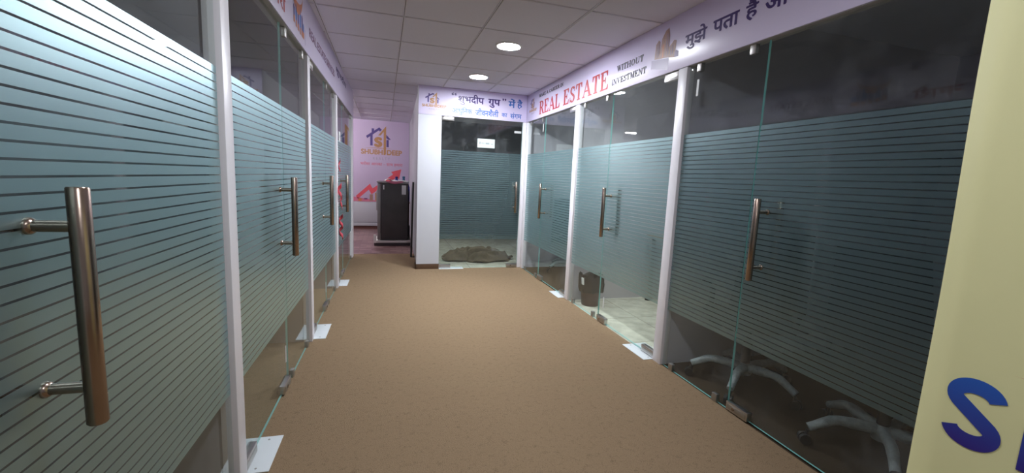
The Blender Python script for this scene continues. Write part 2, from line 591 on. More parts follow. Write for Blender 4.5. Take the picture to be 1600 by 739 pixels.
def serif_font():
    """a small roman capital face: thick stems, thin hairlines, slab serifs (unit cap height)"""
    T, H, S = .155, .065, .055

    def stem(x, w=T, z0=0, z1=1): return [(x, z0), (x + w, z0), (x + w, z1), (x, z1)]
    def foot(x, w=T, z=0): return [(x - .08, z), (x + w + .08, z), (x + w + .08, z + S), (x - .08, z + S)]
    def top(x, w=T): return foot(x, w, 1 - S)
    def bar(x0, x1, z, h=H): return [(x0, z), (x1, z), (x1, z + h), (x0, z + h)]
    def tick(x, z0, z1, d): return [(x, z0), (x, z1), (x - d, (z0 if abs(z0 - .5) > abs(z1 - .5) else z1))]
    def diag(xa, za, xb, zb, w): return [(xa, za), (xa + w, za), (xb + w, zb), (xb, zb)]

    def arc(cx, cz, rx, rz, a0, a1, t0, t1, n=16):
        out = []
        A = [math.radians(a0 + (a1 - a0) * k / n) for k in range(n + 1)]
        for a, b in zip(A, A[1:]):
            q = []
            for (ang, inn) in ((a, 0), (b, 0), (b, 1), (a, 1)):
                w = (abs(math.cos(ang)) * t0 + abs(math.sin(ang)) * t1) * inn
                q.append((cx + (rx - w) * math.cos(ang), cz + (rz - w * (1 if t1 else 1)) * math.sin(ang)))
            out.append(q)
        return out
    SERIF.update({
        'R': (.78, [stem(.1), foot(.1), top(.1), bar(.1, .42, .95), bar(.1, .42, .48), diag(.62, 0, .34, .5, .17), bar(.58, .86, 0, S)] + arc(.4, .74, .27, .26, -90, 90, .15, .05)),
        'E': (.72, [stem(.1), foot(.1), top(.1), bar(.1, .62, .95), bar(.1, .66, 0), bar(.1, .46, .49), [(.62, 1), (.62, .74), (.585, .74), (.5, .95), (.5, 1)], [(.66, 0), (.69, .27), (.655, .27), (.54, .05), (.54, 0)], [(.46, .35), (.46, .68), (.43, .68), (.39, .53), (.39, .5), (.43, .35)]]),
        'A': (.86, [diag(.48, 1, .66, 0, .15) if False else [(.38, 1), (.46, 1), (.84, 0), (.66, 0), (.36, .86)], [(.38, 1), (.42, .92), (.14, 0), (.08, 0)], bar(.22, .62, .32), bar(.0, .24, 0, S), bar(.58, .92, 0, S)]),
        'L': (.70, [stem(.1), foot(.1), top(.1), bar(.1, .62, 0), [(.62, 0), (.66, .30), (.62, .30), (.5, .05), (.5, 0)]]),
        'S': (.62, arc(.32, .74, .25, .26, 35, 270, .13, .05) + arc(.32, .26, .26, .27, -150, 90, .13, .05) + [[(.16, .62), (.3, .60), (.5, .42), (.34, .38)], [(.53, .68), (.57, .68), (.55, 1), (.52, 1)], [(.05, 0), (.08, 0), (.1, .34), (.06, .34)]]),
        'T': (.70, [stem(.28), foot(.28), bar(.04, .67, .95), [(.04, 1), (.04, .72), (.08, .72), (.16, .95), (.16, 1)], [(.67, 1), (.67, .72), (.63, .72), (.55, .95), (.55, 1)]]),
        'M': (1.0, [stem(.14, .05), foot(.14, .05), bar(.04, .26, 1 - S, S), [(.14, 1), (.3, 1), (.54, .12), (.46, 0)], [(.46, 0), (.54, .12), (.8, 1), (.74, 1)], stem(.74, T), foot(.74, T), top(.74, T)]),
        'K': (.84, [stem(.1), foot(.1), top(.1), [(.25, .42), (.32, .42), (.72, 1), (.62, 1)], [(.34, .55), (.44, .66), (.82, 0), (.62, 0)], bar(.56, .9, 0, S), bar(.54, .82, 1 - S, S)]),
        'C': (.76, arc(.42, .5, .34, .51, 42, 318, .15, .05) + [[(.68, .66), (.72, .66), (.71, 1), (.68, 1)]]),
        'I': (.36, [stem(.1), foot(.1), top(.1)]),
        'N': (.86, [stem(.14, .05), foot(.14, .05), bar(.03, .28, 1 - S, S), [(.12, 1), (.28, 1), (.75, 0), (.69, 0)], stem(.70, .05), top(.70, .05)]),
        'W': (1.1, [[(.08, 1), (.24, 1), (.42, .15), (.36, 0)], [(.36, 0), (.42, .15), (.6, .8), (.56, .9)], [(.46, 1), (.62, 1), (.8, .15), (.74, 0)], [(.74, 0), (.8, .15), (1.02, 1), (.97, 1)], bar(.02, .3, 1 - S, S), bar(.42, .68, 1 - S, S), bar(.88, 1.1, 1 - S, S)]),
        'H': (.9, [stem(.1), foot(.1), top(.1), stem(.64), foot(.64), top(.64), bar(.2, .7, .48)]),
        'O': (.84, arc(.42, .5, .36, .51, 0, 360, .15, .045, 28)),
        'U': (.86, [stem(.1, T, .3, 1), top(.1), stem(.68, .05, .3, 1), top(.68, .05)] + arc(.415, .32, .315, .33, 180, 360, .12, .05)),
        'V': (.84, [[(.08, 1), (.26, 1), (.48, .15), (.42, 0)], [(.42, 0), (.48, .15), (.78, 1), (.72, 1)], bar(0, .34, 1 - S, S), bar(.62, .88, 1 - S, S)]),
        ' ': (.35, []),
    })


serif_font()


def serif_polys(body, bold=0.0):
    x, P = 0, []
    for ch in body:
        adv, polys = SERIF[ch]
        P += [[(px + x, pz) for px, pz in q] for q in polys]
        x += adv + .05
    Q = []                                        # every piece of a letter on its own hair-thin layer
    for c, (dx, dz) in enumerate(((0, 0), (bold, 0), (-bold, 0), (0, bold), (0, -bold)) if bold else ((0, 0),)):
        Q += [[(px + dx, pz + dz, .0004 * c + .00005 * (j % 8)) for px, pz in q] for j, q in enumerate(P)]
    P = Q
    return P


def lay(mb, m, P, u0, u1, z0, z1, n, lim=None):
    """fit the outlines P into the box u0..u1, z0..z1 on the plane local x = n"""
    xs = [p[0] for q in P for p in q]
    zs = [p[1] for q in P for p in q]
    ax, bx, az, bz = lim or (min(xs), max(xs), min(zs), max(zs))
    for i, q in enumerate(P):
        t = .00004 * (i % 5) if len(q[0]) < 3 else 0
        mb.face(m, [(n + (p[2] if len(p) > 2 else t), u0 + (p[0] - ax) / (bx - ax) * (u1 - u0), z0 + (p[1] - az) / (bz - az) * (z1 - z0)) for p in q])


def text(parent, m, body, u0, u1, z0, z1, n=0.0015, bold=0.02, serif=False, name='lettering', extra=None):
    P = serif_polys(body, serif if serif is not True else 0) if serif else text_polys(body, bold)
    xs = [p[0] for q in P for p in q]
    zs = [p[1] for q in P for p in q]
    lim = (min(xs), max(xs), min(zs), max(zs))
    P.sort(key=lambda q: min(p[0] for p in q))
    words, reach = [[]], -9
    for q in P:                                   # one part for each word
        if ' ' in body and words[-1] and min(p[0] for p in q) > reach + .16:
            words.append([])
        words[-1].append(q)
        reach = max(reach, max(p[0] for p in q))
    for w in words:
        mb = MB()
        lay(mb, m, w, u0, u1, z0, z1, n, lim)
        mb.build(name, parent, recalc=False)


def logo(parent, u0, w, z0, sy=1.0, n=0.0015):
    """house-and-tower emblem with its two lines of capitals"""
    def pg(mb, m, pts, k=0): mb.face(m, [(n + k * 0.0004, u0 + x * w, z0 + z * w * sy) for x, z in pts])
    a = MB()
    pg(a, 'ink_navy', [(.148, .415), (.12, .47), (.4375, .70), (.50, .645), (.455, .595), (.43, .625)])
    pg(a, 'ink_navy', [(.22, .24), (.28, .24), (.28, .56), (.22, .50)], 1)
    pg(a, 'ink_navy', [(.255, .56), (.315, .60), (.315, .665), (.255, .665)], 1)
    pg(a, 'ink_navy', [(.61, .53), (.72, .41), (.65, .41), (.61, .45)])
    pg(a, 'ink_navy', [(.615, .22), (.67, .22), (.67, .40), (.615, .40)], 1)
    a.build('house_emblem', parent, recalc=False)
    b = MB()
    pg(b, 'ink_gold', [(.605, .74), (.545, .66), (.545, .02), (.585, .02), (.605, .05)], 2)
    pg(b, 'ink_gold', [(.605, .74), (.41, .50), (.47, .50), (.545, .60)], 3)
    lay(b, 'ink_gold', text_polys('S', .07), u0 + .315 * w, u0 + .515 * w, z0 + .205 * w * sy, z0 + .46 * w * sy, n + .0008)
    pg(b, 'ink_gold', [(.07, .18), (.42, .195), (.77, .18), (.42, .175)], 1)
    b.build('tower_emblem', parent, recalc=False)
    c = MB()
    lay(c, 'ink_gold', text_polys('SHUBH', .04), u0, u0 + .525 * w, z0 + .02 * w * sy, z0 + .15 * w * sy, n)
    c.build('lettering', parent, recalc=False)
    c = MB()
    lay(c, 'ink_gold', text_polys('DEEP', .04), u0 + .625 * w, u0 + w, z0 + .02 * w * sy, z0 + .15 * w * sy, n)
    c.build('lettering', parent, recalc=False)
    d = MB()
    lay(d, 'ink_pale', text_polys('R E A L T Y', .005), u0 + .29 * w, u0 + .70 * w, z0 - .11 * w * sy, z0 - .04 * w * sy, n)
    d.build('lettering', parent, recalc=False)


# ------------------------------------------------------------------ the room shell
sbox('floor', 'carpet', -3.6, 1.96, -2.6, YE + .02, -.1, 0, 'brown carpet of the corridor', 'floor')
sbox('floor', 'carpet', -3.6, .60, YE + .02, 7.2, -.1, 0, 'brown carpet running up to the pantry tiles', 'floor')
sbox('floor', 'tile_plum', -4.2, .75, 7.2, YB + .1, -.1, 0, 'plum and brown tiles of the pantry floor', 'floor')
sbox('floor', 'carpet_shaded', 1.96, 4.6, 4.27, YE + .02, -.1, 0, 'brown carpet in the cabin beside the corner', 'floor')
sbox('floor', 'tile_beige', 1.96, 4.6, 2.62, 4.27, -.1, 0, 'beige tiles in the cabin with the waste bin', 'floor')
sbox('floor', 'carpet_shaded', 1.96, 4.6, -2.6, 2.62, -.1, 0, 'brown carpet, darkened for shade, in the cabin with the wrapped chairs', 'floor')
sbox('floor', 'tile_beige', .60, 4.6, YE + .02, 9.6, -.1, 0, 'beige tiles in the end cabin', 'floor')
cl = sbox('ceiling', 'ceiling_tile', -4.2, 4.6, -2.6, YB + .1, ZC, ZC + .1, 'suspended ceiling of pale square tiles', 'ceiling')


def ceiling_bars():
    mb = MB()
    gx, gy = .61, .645
    h = .006

    def run(x0, x1, y0, y1):
        w = .009
        if x0 == x1:
            mb.box('ceiling_bar', x0 - w, x0 - .0025, y0, y1, ZC - h, ZC - .0002)
            mb.box('ceiling_bar', x0 + .0025, x0 + w, y0, y1, ZC - h, ZC - .0002)
            mb.box('groove', x0 - .0025, x0 + .0025, y0, y1, ZC - .002, ZC - .0002)
        else:
            mb.box('ceiling_bar', x0, x1, y0 - .006, y0 - .0022, ZC - h + .001, ZC - .0002)
            mb.box('ceiling_bar', x0, x1, y0 + .0022, y0 + .006, ZC - h + .001, ZC - .0002)
            mb.box('groove', x0, x1, y0 - .0022, y0 + .0022, ZC - .002, ZC - .0002)
    xs = [.137 + gx * k for k in range(-1, 3)]
    for x in xs:
        run(x, x, -2.6, YE if x > .5 else YB)
    for k in range(-9, 11):
        y = 3.53 + gy * k
        if y > YB: break
        e = [-.585 + max(y, 0) * math.tan(ANG)] + xs
        e[-1] = min(e[-1], XR)
        e += [XR] if e[-1] < XR - .02 else []
        if y > YE: e = [-.585 if y < 7 else -4.2] + [x for x in xs if x < .4] + [.44]
        e = [a for i, a in enumerate(e) if i == 0 or a > e[i - 1] + .02]
        for a, b in zip(e, e[1:]):
            run(a + (.009 if a in xs else 0), b - (.009 if b in xs else 0), y, y)
    return mb.build('ceiling_grid')


tag(ceiling_bars(), 'grey metal grid between the ceiling tiles', 'ceiling', kind='structure')
sbox('wall_back', 'wall_paint', -3.6, 4.6, -2.7, -2.6, 0, ZC, 'white wall at the near end of the corridor', 'wall')
# far pantry wall, pillar and return
sbox('wall_far', 'wall_paint', -4.2, .75, YB, YB + .1, 0, ZC, 'far pantry wall', 'wall')
pw = MB()
pw.prism('wall_paint', [(.432, YE, 0), (.742, YE, 0), (.742, YE + .12, 0), (.60, YE + .12, 0), (.70, YB, 0), (.57, YB, 0), (.452, YE + .16, 0), (.432, YE + .16, 0)], (0, 0, ZC))
struct('wall_pantry', pw, PLAIN, 'white pillar with the pantry return wall running behind it', 'wall')
sk = MB()
sk.box('skirting', .43 - .008, .742, YE - .012, YE, 0, .072, .002)
sk.box('skirting', .43 - .010, .432, YE - .012, YE + .16, 0, .072)
struct('baseboard_pillar', sk, PLAIN, 'brown skirting at the foot of the white pillar', 'skirting')
bk = MB()
bk.box('skirting_tile', -4.2, .56, YB - .012, YB, 0, .07)
struct('baseboard_far', bk, PLAIN, 'dark red tile skirting of the pantry', 'skirting')
dd = MB()
dd.box('wall_paint', -4.2, .56, YB - .03, YB, .07, .142, .003)
dd.box('wall_paint', -4.2, .56, YB - .022, YB, .155, .615, .003)
struct('trim_dado', dd, PLAIN, 'white panelled dado under the pink pantry mural', 'dado')
sbox('wall_pantry_side', 'wall_paint', -4.3, -4.2, 7.0, YB, 0, ZC, 'side wall of the pantry', 'wall')
# end cabin
sbox('wall_end_header', 'wall_paint', .742, XR + .06, YE + .0, YE + .08, ZD, ZC, 'header above the end cabin door', 'wall')
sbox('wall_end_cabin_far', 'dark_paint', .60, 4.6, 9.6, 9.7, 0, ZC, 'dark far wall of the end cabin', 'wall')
sbox('wall_cabin_divide', 'cabin_paint', XR + .06, 4.6, YE, YE + .08, 0, ZC, 'partition behind the corner cabin', 'wall')
# right cabins
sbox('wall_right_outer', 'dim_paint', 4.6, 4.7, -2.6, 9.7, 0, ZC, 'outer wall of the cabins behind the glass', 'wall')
sbox('wall_cabin_one', 'cabin_paint', XR + .06, 4.6, 4.262, 4.34, 0, ZC, 'partition between the corner cabin and the waste bin cabin', 'wall')
sbox('wall_cabin_two', 'cabin_paint', XR + .06, 4.6, 2.575, 2.655, 0, ZC, 'partition between the waste bin cabin and the chair cabin', 'wall')
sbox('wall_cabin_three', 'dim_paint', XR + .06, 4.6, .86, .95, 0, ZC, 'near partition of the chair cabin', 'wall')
sbox('wall_right', 'wall_paint', XR, XR + .06, -2.6, YE, ZD, ZC, 'header over the glass cabins with the red lettering', 'wall')
sbox('wall_right_near', 'wall_paint', XR, XR + .06, -2.6, .87, 0, ZD, 'white wall behind the cream standee', 'wall')
# left cabins (in the frame of the left wall)
sbox('wall_left', 'wall_paint', -.07, 0, -2.6, 7.06, ZD, ZC, 'header over the glass doors facing the lettering in red', 'wall', LEFT)
sbox('wall_left_near', 'wall_paint', -.07, 0, -2.6, .06, 0, ZD, 'white wall beside the nearest frosted pane', 'wall', LEFT)
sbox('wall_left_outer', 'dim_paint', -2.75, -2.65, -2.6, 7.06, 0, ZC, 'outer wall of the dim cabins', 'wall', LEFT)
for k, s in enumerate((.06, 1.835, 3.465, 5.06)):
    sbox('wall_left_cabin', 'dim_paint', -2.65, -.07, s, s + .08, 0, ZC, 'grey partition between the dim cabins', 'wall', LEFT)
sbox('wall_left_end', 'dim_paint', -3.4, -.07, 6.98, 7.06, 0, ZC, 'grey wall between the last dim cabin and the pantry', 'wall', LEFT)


# ------------------------------------------------------------------ posts
def post(n, fr, u0, u1, label, n0=-.06, n1=0.0):
    mb = MB().box('post_paint', n0, n1, u0, u1, 0, ZD, .003)
    o = mb.build('trim_%d' % n)
    put(o, fr)
    tag(o, label, 'door post', kind='structure')


post(1, LEFT, 1.83, 1.915, 'pale pink post beside the nearest large pull handle')
post(2, LEFT, 3.455, 3.545, 'pale pink post, second along the wall with the dim cabins')
post(3, LEFT, 5.055, 5.145, 'white post next to the pink ribbons')
post(4, LEFT, 6.90, 7.06, 'white end post at the mouth of the pantry')
post(5, LEFT, .055, .14, 'post beside the nearest frosted pane')
post(6, RIGHT, -4.345, -4.255, 'white post between the corner cabin and the waste bin cabin')
post(7, RIGHT, -2.66, -2.57, 'white post between the waste bin cabin and the chair cabin')
post(8, RIGHT, -.95, -.86, 'post hidden behind the cream standee')
post(9, RIGHT, -YE, -5.945, 'slim white corner post beside the end cabin door')
post(10, END, 1.895, XR, 'slim white post right of the end cabin door', n0=-.05, n1=0)

# ------------------------------------------------------------------ glass panes and doors
GN0, GN1 = -.031, -.021          # glass thickness, local x


def glass_slab(parent, u0, u1, z0, z1, side):
    mb = MB().box('clear_glass', GN0, GN1, u0, u1, z0, z1, edge=('glass_edge', side))
    return mb.build('glass_pane', parent)


def film(parent, u0, u1):
    mb = MB()
    p, g = .0294, .0048
    z = ZF1
    while z - p > ZF0 - .012:
        mb.box('frosted_film', GN1 + .0001, GN1 + .0006, u0 + .002, u1 - .002, z - p + g, z)
        z -= p
    return tag(mb.build('frosted_film', parent), 'frosted film in thin horizontal bands')


def clip(parent, u, top):
    z0, z1 = (ZD - .052, ZD) if top else (0, .05)
    MB().box('steel_dull', GN0 - .008, GN1 + .010, u - .02, u + .02, z0, z1, .003).build('glass_clip', parent)


def sticker(parent, u, z0, z1, w=.018):
    MB().box('sticker', GN1 + .0008, GN1 + .0016, u - w / 2, u + w / 2, z0, z1).build('sticker', parent)


def pull(parent, u, inner=True):
    for s in ((1, -1) if inner else (1,)):
        nb = GN1 + .075 if s > 0 else GN0 - .075
        ns = GN1 if s > 0 else GN0
        mb = MB()
        mb.tube('bronze', [(nb, u, .816), (nb, u, .8185), (nb, u, 1.2555), (nb, u, 1.258)], [.0145, .0165, .0165, .0145], 24)
        h = tag(mb.build('pull_handle', parent), 'bronze tubular pull handle')
        for z in (.888, 1.188):
            mb = MB()
            mb.tube('bronze', [(ns, u, z), (ns + s * .004, u, z), (ns + s * .008, u, z), (ns + s * .010, u, z), (nb - s * .008, u, z)], [.0155, .0155, .013, .0105, .0105], 20)
            mb.build('standoff', h)


def patch(parent, ua, ub, top, lock=False):
    z0, z1 = (ZD - .057, ZD - .003) if top else (.008, .06)
    mb = MB().box('steel', GN0 - .012, GN1 + .014, ua, ub, z0, z1, .003)
    o = tag(mb.build('lock_patch' if lock else 'patch_fitting', parent), 'brushed steel clamp')
    # cover plate with the seam of the two halves
    MB().box('steel_dull', GN1 + .0145, GN1 + .0165, ua + .012, ub - .012, z0 + .012, z1 - .012, .001).build('cover_plate', o)
    if lock:
        c = (ua + ub) / 2 - .02
        MB().tube('bronze', [(GN1 + .0155, c, (z0 + z1) / 2), (GN1 + .021, c, (z0 + z1) / 2)], .009, 16).build('keyhole', o)


def door(n, fr, u0, u1, hinge, handle_u, label, stickers=(), inner=True):
    """hinge: -1 = at u0, +1 = at u1"""
    e = empty('door_%d' % n, fr, 0, (u0 + u1) / 2)
    c = (u0 + u1) / 2
    a, b = u0 - c + .002, u1 - c - .002
    glass_slab(e, a, b, .012, ZD - .004, -hinge)
    film(e, a, b)
    pull(e, handle_u - c, inner)
    hp = (a, a + .165) if hinge < 0 else (b - .165, b)
    lp = (b - .155, b) if hinge < 0 else (a, a + .155)
    patch(e, *hp, True)
    patch(e, *hp, False)
    patch(e, *lp, False, True)
    for (su, z0, z1, w) in stickers:
        sticker(e, su - c, z0, z1, w)
    return tag(e, label, 'glass door', kind='structure')


def window(n, fr, u0, u1, label, stickers=(), side=1):
    e = empty('window_%d' % n, fr, 0, (u0 + u1) / 2)
    c = (u0 + u1) / 2
    a, b = u0 - c + .002, u1 - c - .002
    glass_slab(e, a, b, .003, ZD - .002, side)
    film(e, a, b)
    m = .10 if b - a > .35 else .06
    for u in (a + m, b - m):
        clip(e, u, True)
        clip(e, u, False)
    for (su, z0, z1, w) in stickers:
        sticker(e, su - c, z0, z1, w)
    return tag(e, label, 'glass panel', kind='structure')


# left wall, near to far
window(1, LEFT, .14, .832, 'frosted fixed pane nearest the camera, mostly outside the picture')
door(1, LEFT, .832, 1.83, 1, .945, 'banded frosted glass door carrying the largest, nearest pull handle')
door(2, LEFT, 1.915, 2.766, -1, 2.672, 'banded frosted glass door just past the pale pink post with a plate at its foot', [(2.712, .164, .266, .016)])
window(2, LEFT, 2.766, 3.455, 'narrow frosted pane between the second handle and the second pink post', side=-1)
door(3, LEFT, 3.545, 4.36, -1, 4.20, 'banded frosted glass door between the second and third posts', [(4.30, .16, .26, .016)])
window(3, LEFT, 4.36, 5.055, 'narrow frosted pane just before the pink ribbons', side=-1)
door(4, LEFT, 5.145, 5.78, -1, 5.57, 'far frosted glass door hung with pink ribbons and a white notice')
window(4, LEFT, 5.78, 6.90, 'last frosted pane beside the mouth of the pantry', side=-1)
# right wall, far to near
window(5, RIGHT, -5.945, -5.285, 'frosted pane in the corner next to the end cabin', [(-5.36, 1.92, 2.02, .016)])
door(5, RIGHT, -5.285, -4.345, 1, -5.15, 'frosted glass door of the corner cabin with a chair leg behind it', [(-4.37, .125, .224, .016)])
window(6, RIGHT, -4.255, -3.585, 'frosted pane in front of the waste bin')
door(6, RIGHT, -3.585, -2.66, 1, -3.495, 'frosted glass door just right of the waste bin', [(-3.49, .145, .247, .018)])
window(7, RIGHT, -2.57, -1.937, 'dark frosted pane beside the wrapped chair base', [(-2.475, 1.895, 2.0, .020)])
door(7, RIGHT, -1.937, -.95, 1, -1.822, 'dark frosted glass door in front of two wrapped chair bases, next to the cream standee')
# end wall
door(8, END, .742, 1.895, -1, 1.815, 'wide dark glass door facing down the corridor with a white notice on it', [(1.825, 1.945, 1.975, .10)])


# floor-spring cover plates
def floor_plate(first, fr, n0, n1, u0, u1, label):
    mb = MB()
    L, w = u1 - u0, n1 - n0
    mb.box('plate', -w / 2, w / 2, -L / 2, L / 2, 0, .004, .001)
    o = mb.build('floor_plate')
    for s in (-1, 1):
        MB().tube('steel_dull', [(w * .22, s * L * .40, .0038), (w * .22, s * L * .40, .0052)], .005, 12).build('screw', o)
    put(o, fr, (n0 + n1) / 2, (u0 + u1) / 2, .0006)
    return tag(o, label, 'floor plate', 'floor spring plates under the door hinges')


floor_plate(0, LEFT, -.13, .076, 1.93, 2.20, 'large white metal plate at the foot of the nearest pink post')
floor_plate(0, LEFT, -.075, .086, 3.50, 3.84, 'white metal plate at the foot of the second pink post')
floor_plate(0, LEFT, -.10, .085, 5.15, 5.45, 'small grey plate on the carpet under the pink ribbons')
floor_plate(0, RIGHT, -.14, .065, -4.64, -4.36, 'white metal plate on the carpet before the corner cabin door')
floor_plate(0, RIGHT, -.14, .073, -2.97, -2.665, 'white metal plate under the waste bin cabin door')
floor_plate(0, END, -.10, .045, .745, 1.09, 'long white metal plate under the end cabin door')


# ------------------------------------------------------------------ sign boards
def board(name, fr, u0, u1, label, z0=ZD + .002, z1=ZC - .002):
    e = empty(name, fr, 0, 0)
    mb = MB().box('vinyl', .001, .006, u0, u1, z0, z1, .0015)
    mb.build('vinyl_sheet', e)
    return tag(e, label, 'banner')


SN = .0068
RU = [[(.0, .0), (.02, .0), (.02, .02)]]
b = board('sign_banner', RIGHT, -YE + .006, 2.2, 'lilac banner above the cabins with red serif capitals and purple script')
logo(b, -5.885, .30, 2.215, .85, SN)
text(b, 'ink_black', 'MAKE A CAREER IN', -5.505, -4.705, 2.366, 2.408, SN, serif=.035)
text(b, 'ink_red', 'REAL', -5.475, -4.785, 2.145, 2.312, SN, serif=.01)
text(b, 'ink_red', 'ESTATE', -4.68, -3.65, 2.145, 2.315, SN, serif=.01)
text(b, 'ink_black', 'WITHOUT', -3.51, -3.105, 2.260, 2.312, SN, serif=.02)
text(b, 'ink_black', 'INVESTMENT', -3.585, -3.055, 2.160, 2.212, SN, serif=.02)


def tower_print(parent):
    mb = MB()
    def pg(m, pts, k=0): mb.face(m, [(SN + k * .0004, -y, z) for y, z in pts])
    pg('ink_base', [(2.99, 2.172), (2.78, 2.125), (2.78, 2.205), (2.99, 2.232)])
    pg('ink_tower', [(2.955, 2.232), (2.895, 2.225), (2.895, 2.345), (2.915, 2.36), (2.945, 2.335)], 1)
    pg('ink_tower', [(2.90, 2.225), (2.79, 2.21), (2.785, 2.36), (2.80, 2.415), (2.835, 2.405), (2.875, 2.36)], 2)
    pg('ink_orange', [(2.862, 2.225), (2.845, 2.223), (2.845, 2.32), (2.862, 2.31)], 3)
    pg('ink_tower', [(2.79, 2.21), (2.715, 2.195), (2.705, 2.305), (2.73, 2.315), (2.785, 2.28)], 1)
    pg('ink_base', [(2.715, 2.195), (2.672, 2.19), (2.672, 2.225), (2.70, 2.24), (2.715, 2.23)], 2)
    for (y0, z0, z1) in ((2.93, 2.24, 2.33), (2.91, 2.24, 2.34), (2.82, 2.23, 2.38), (2.80, 2.23, 2.38), (2.765, 2.22, 2.28), (2.745, 2.22, 2.29)):
        pg('ink_base', [(y0, z0), (y0 - .006, z0), (y0 - .006, z1), (y0, z1)], 4)
    mb.build('tower_picture', parent, recalc=False)


tower_print(b)
text(b, 'ink_purple', 'मुझे', -2.612, -2.405, 2.205, 2.335, SN, .025)
text(b, 'ink_purple', 'पता', -2.355, -2.147, 2.240, 2.318, SN, .025)
text(b, 'ink_purple', 'है', -2.102, -2.014, 2.230, 2.345, SN, .025)
text(b, 'ink_purple', 'आप', -1.970, -1.745, 2.240, 2.318, SN, .025)

b = board('sign_banner', END, .432, XR - .008, 'lilac banner over the end cabin door with purple and blue script')
logo(b, .475, .325, 2.195, .83, SN)
ru = [[(.0, .0)] * 3]
text(b, 'ink_purple', '“', .865, .935, 2.378, 2.415, SN, .02)
text(b, 'ink_purple', 'शुभदीप', .955, 1.315, 2.262, 2.412, SN, .025)
g = text_polys('गुप', .025)
gx = [p[0] for q in g for p in q]
g0 = min(gx)
gs = max(p[0] for q in text_polys('ग') for p in q)           # the slanting stroke of the conjunct, hung on the first stem
g += [[(gs - .14, .27, .0006), (gs - .14, .17, .0006), (gs - .36, .0, .0006), (gs - .40, .06, .0006)]]
mb = MB()
lay(mb, 'ink_purple', g, 1.372, 1.545, 2.262, 2.378, SN)
mb.build('lettering', b, recalc=False)
text(b, 'ink_purple', '”', 1.572, 1.628, 2.366, 2.400, SN, .02)
text(b, 'ink_blue', 'में', 1.662, 1.765, 2.285, 2.408, SN, .02)
text(b, 'ink_blue', 'है', 1.790, 1.868, 2.278, 2.408, SN, .02)
text(b, 'ink_blue', 'आधुिनक', .876, 1.155, 2.128, 2.235, SN, .02)
text(b, 'ink_blue', 'जीवनशैली', 1.195, 1.525, 2.140, 2.240, SN, .02)
text(b, 'ink_blue', 'का', 1.570, 1.650, 2.152, 2.202, SN, .02)
text(b, 'ink_blue', 'संगम', 1.695, 1.862, 2.140, 2.222, SN, .02)

b = board('sign_banner', LEFT, -2.2, 7.05, 'lilac banner above the dim cabins with a skyline print and plum capitals')
text(b, 'ink_red', 'नगरी', 2.44, 2.79, 2.150, 2.250, SN, .02)


def skyline(parent):
    mb = MB()
    P = []
    for k in range(15):
        a0, a1 = math.radians(200 + 150 * k / 15), math.radians(200 + 150 * (k + 1) / 15)
        q = []
        for a, r_ in ((a0, 1), (a1, 1)):
            q.append((math.cos(a), math.sin(a)))
        for a in (a1, a0):
            t = math.sin(math.pi * (math.degrees(a) - 200) / 150)
            q.append((math.cos(a) * (1 - .02), math.sin(a) * (1 - .02) + .38 * t))
        P.append(q)
    lay(mb, 'ink_orange', P, 2.96, 3.28, 2.262, 2.40, SN)
    mb.build('crescent_print', parent, recalc=False)
    mb = MB()
    for k, (u, z0, h, m) in enumerate(((2.99, 2.18, .09, 'ink_navy'), (3.05, 2.17, .12, 'ink_blue'), (3.11, 2.165, .10, 'ink_navy'), (3.17, 2.16, .15, 'ink_blue'), (3.23, 2.16, .12, 'ink_navy'), (3.27, 2.16, .08, 'ink_blue'))):
        mb.face(m, [(SN, u, z0), (SN, u + .045, z0), (SN, u + .045, z0 + h), (SN, u + .022, z0 + h + .02), (SN, u, z0 + h)])
        mb.face('ink_orange', [(SN + .0005, u + .004, z0), (SN + .0005, u + .041, z0), (SN + .0005, u + .041, z0 + .04), (SN + .0005, u + .004, z0 + .04)])
    mb.face('ink_navy', [(SN, 3.345, 2.135), (SN, 3.352, 2.135), (SN, 3.352, 2.235), (SN, 3.345, 2.235)])
    mb.build('skyline_print', parent, recalc=False)


skyline(b)
text(b, 'ink_plum', 'REAL ESTATE SERVICES', 3.505, 4.86, 2.235, 2.300, SN, .015)
text(b, 'ink_purple', 'शुभदीप', 5.0, 5.99, 2.300, 2.400, SN, .03)

# pantry mural
def mural():
    e = empty('wall_mural', BACK, 0, 0)
    MB().box('mural_vinyl', .0005, .006, -4.1, .555, .63, ZC - .004, .0015).build('vinyl_sheet', e)
    n = .0068
    logo(e, -.503, .90, 1.69, 1.0, n)
    text(e, 'ink_pink', 'भरोसा आपका – साथ हमारा', -.518, .413, 1.45, 1.545, n, .02)
    a = MB()
    W = .085
    pts = [(-.60, .72), (-.31, .985), (-.265, .865), (.235, 1.235)]
    q = [(-.615, .755), (-.31, 1.04), (-.25, .935), (.20, 1.275), (.155, 1.33), (.385, 1.40), (.335, 1.165), (.285, 1.215), (-.275, .80), (-.335, .905), (-.575, .685)]
    a.face('ink_arrow', [(n, x, z) for x, z in q])
    a.build('arrow_print', e, recalc=False)
    h = MB()
    h.face('ink_pink', [(n, -.70, .632), (n, -.15, .632), (n, -.15, .66), (n, -.62, .73), (n, -.70, .74)])
    for (x, z0, z1, m) in ((-.53, .64, .70, 'ink_orange'), (-.40, .68, .71, 'ink_plum'), (-.28, .65, .80, 'ink_tower'), (-.16, .66, .84, 'ink_gold')):
        h.face(m, [(n + .0006, x - .035, z0), (n + .0006, x + .035, z0), (n + .0006, x + .035, z1), (n + .0006, x - .035, z1)])
    h.build('houses_print', e, recalc=False)
    return tag(e, 'pink pantry mural with a house emblem and a rising red arrow', 'mural')


mural()


